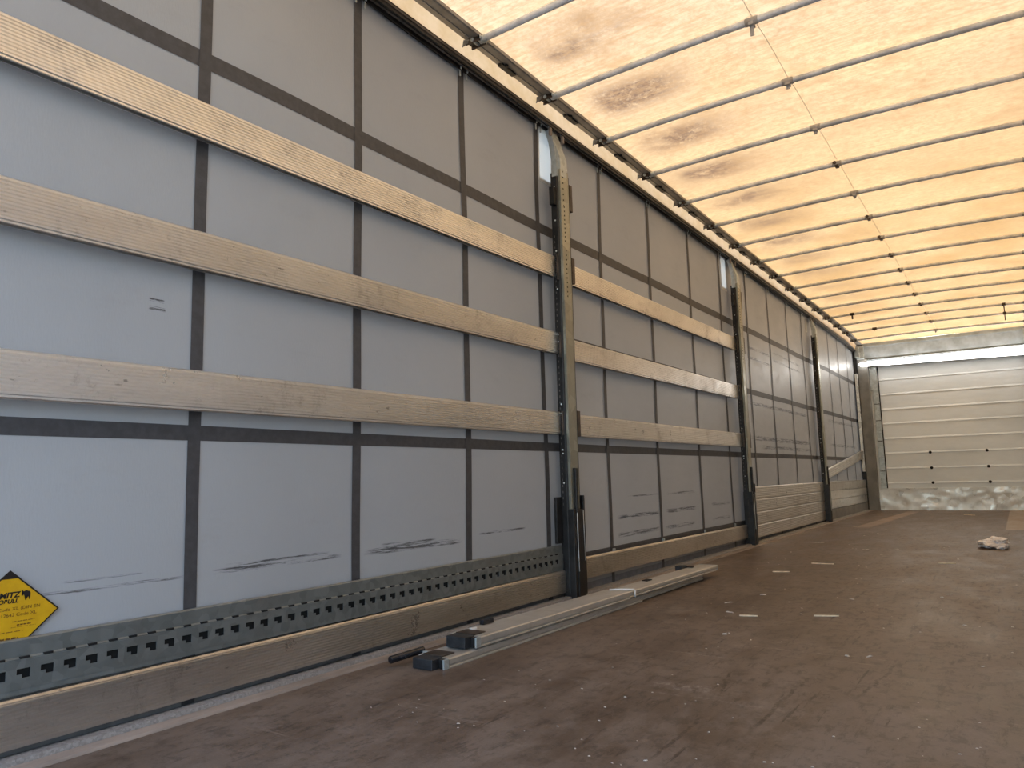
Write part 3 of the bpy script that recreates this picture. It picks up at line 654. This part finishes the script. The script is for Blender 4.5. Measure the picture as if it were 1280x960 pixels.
b = MB(); b.face([(XS+.0019, .889+y*.62, .382+z*1.0) for y, z in bull], 'ink'); bmesh.ops.triangulate(b.bm, faces=b.bm.faces); b.build('bull_logo', root)

# ------------------------------------------------------------------ litter on the floor
chips = [(.817,5.637,.966,5.642,'pale wood splinter in mid floor, left of the two far ones'),(1.575,5.936,1.681,5.960,'pale wood splinter in mid floor, right of the two far ones'),
 (.975,3.484,1.051,3.506,'small pale splinter nearest the loose beams'),(1.269,3.621,1.368,3.663,'straight pale wood splinter on the nearer floor'),
 (.697,5.077,.795,5.117,'dull thin splinter just past the end of the loose beams'),(1.406,12.034,1.544,11.91,'tan splinter on the floor close to the front wall')]
for x0, y0, x1, y1, lab in chips:
    d = Vector((x1-x0, y1-y0, 0)); nn = Vector((-d.y, d.x, 0)).normalized(); w = .009 if y0 < 5 else .015
    b = MB(); P = Vector((x0, y0, 0)); prof = [(0, .2), (.12, .9), (.45, 1), (.8, .7), (1, .15)]
    lo = []; 
    for z in (.0006, .006):
        lo.append([b.bm.verts.new(P+d*t+nn*(w*wd*.5)+Vector((0,0,z))) for t, wd in prof]+[b.bm.verts.new(P+d*t-nn*(w*wd*.5)+Vector((0,0,z))) for t, wd in prof[::-1]])
    kk = b.mi('wood'); N = len(lo[0]); b.bm.faces.new(lo[0][::-1]); b.bm.faces.new(lo[1])
    for i in range(N): b.bm.faces.new((lo[0][i], lo[0][(i+1) % N], lo[1][(i+1) % N], lo[1][i]))
    tag(b.build('wood_splinter', None, 0, (x0, y0, .0)), lab, 'splinter', 'wood splinters on the floor')
rn = random.Random(3); b = MB()
fixed = [(.801,3.785,.831,3.838),(.886,3.562,.932,3.543),(1.32,4.174,1.349,4.159),(.885,4.125,.923,4.121),(1.033,3.062,1.053,3.073),(1.705,4.403,1.723,4.412),(.436,9.404,.552,9.335),
 (1.843,3.679,1.864,3.663),(.964,6.77,1.032,6.743),(1.185,6.846,1.229,6.861),(1.527,2.913,1.543,2.903),(1.595,2.916,1.61,2.947),(.437,7.289,.576,7.272),(1.723,4.511,1.759,4.538)]
def crumb(x, y, l, w, a, h):
    ca, sa = math.cos(a), math.sin(a); V = []
    for px, py, pz in ((-l,-w*.6,0),(l,-w,0),(l*.8,w,0),(-l*.7,w*.8,0),(-l*.6,-w*.3,h),(l*.6,-w*.5,h*.8),(l*.5,w*.5,h),(-l*.5,w*.5,h*.7)):
        V.append(b.bm.verts.new((x+px*ca-py*sa, y+px*sa+py*ca, pz+.0006)))
    kk = b.mi('crumb')
    for q in ((3,2,1,0),(4,5,6,7),(0,1,5,4),(1,2,6,5),(2,3,7,6),(3,0,4,7)): b.bm.faces.new([V[i] for i in q])
for x0, y0, x1, y1 in fixed: crumb((x0+x1)/2, (y0+y1)/2, math.hypot(x1-x0, y1-y0)/2, .004, math.atan2(y1-y0, x1-x0), .004)
for i in range(200):
    t = rn.random(); y = 1.6+t*t*8; x = rn.uniform(.45, 2.2); s = rn.uniform(.0009, .0024)*(1+.25*y)
    crumb(x, y, s*rn.uniform(.8, 1.6), s*.5, rn.uniform(-.5, .5), s*.5)
tag(b.build('floor_crumbs'), 'pale crumbs and wood dust scattered over the brown floor', 'litter', kind='stuff')
# crumpled film
b = MB(); bmesh.ops.create_icosphere(b.bm, subdivisions=4, radius=1.0); b.mi('film'); r3 = random.Random(5)
from mathutils import noise as MN
for v in b.bm.verts:
    p = v.co.copy(); q = MN.noise(p*1.6)*.55+abs(MN.noise(p*3.7))*.45; s_ = .75+q
    v.co = Vector((p.x*.125*s_, p.y*.16*s_, max(-.03, p.z*.055*s_*(1.25-.6*abs(p.x)))+.031))
for v in b.bm.verts: v.co += Vector((1.885, 7.25, 0))
tag(b.build('plastic_film', None, 0, (1.885, 7.25, 0)), 'crumpled piece of clear plastic film lying on the right of the floor', 'plastic film')
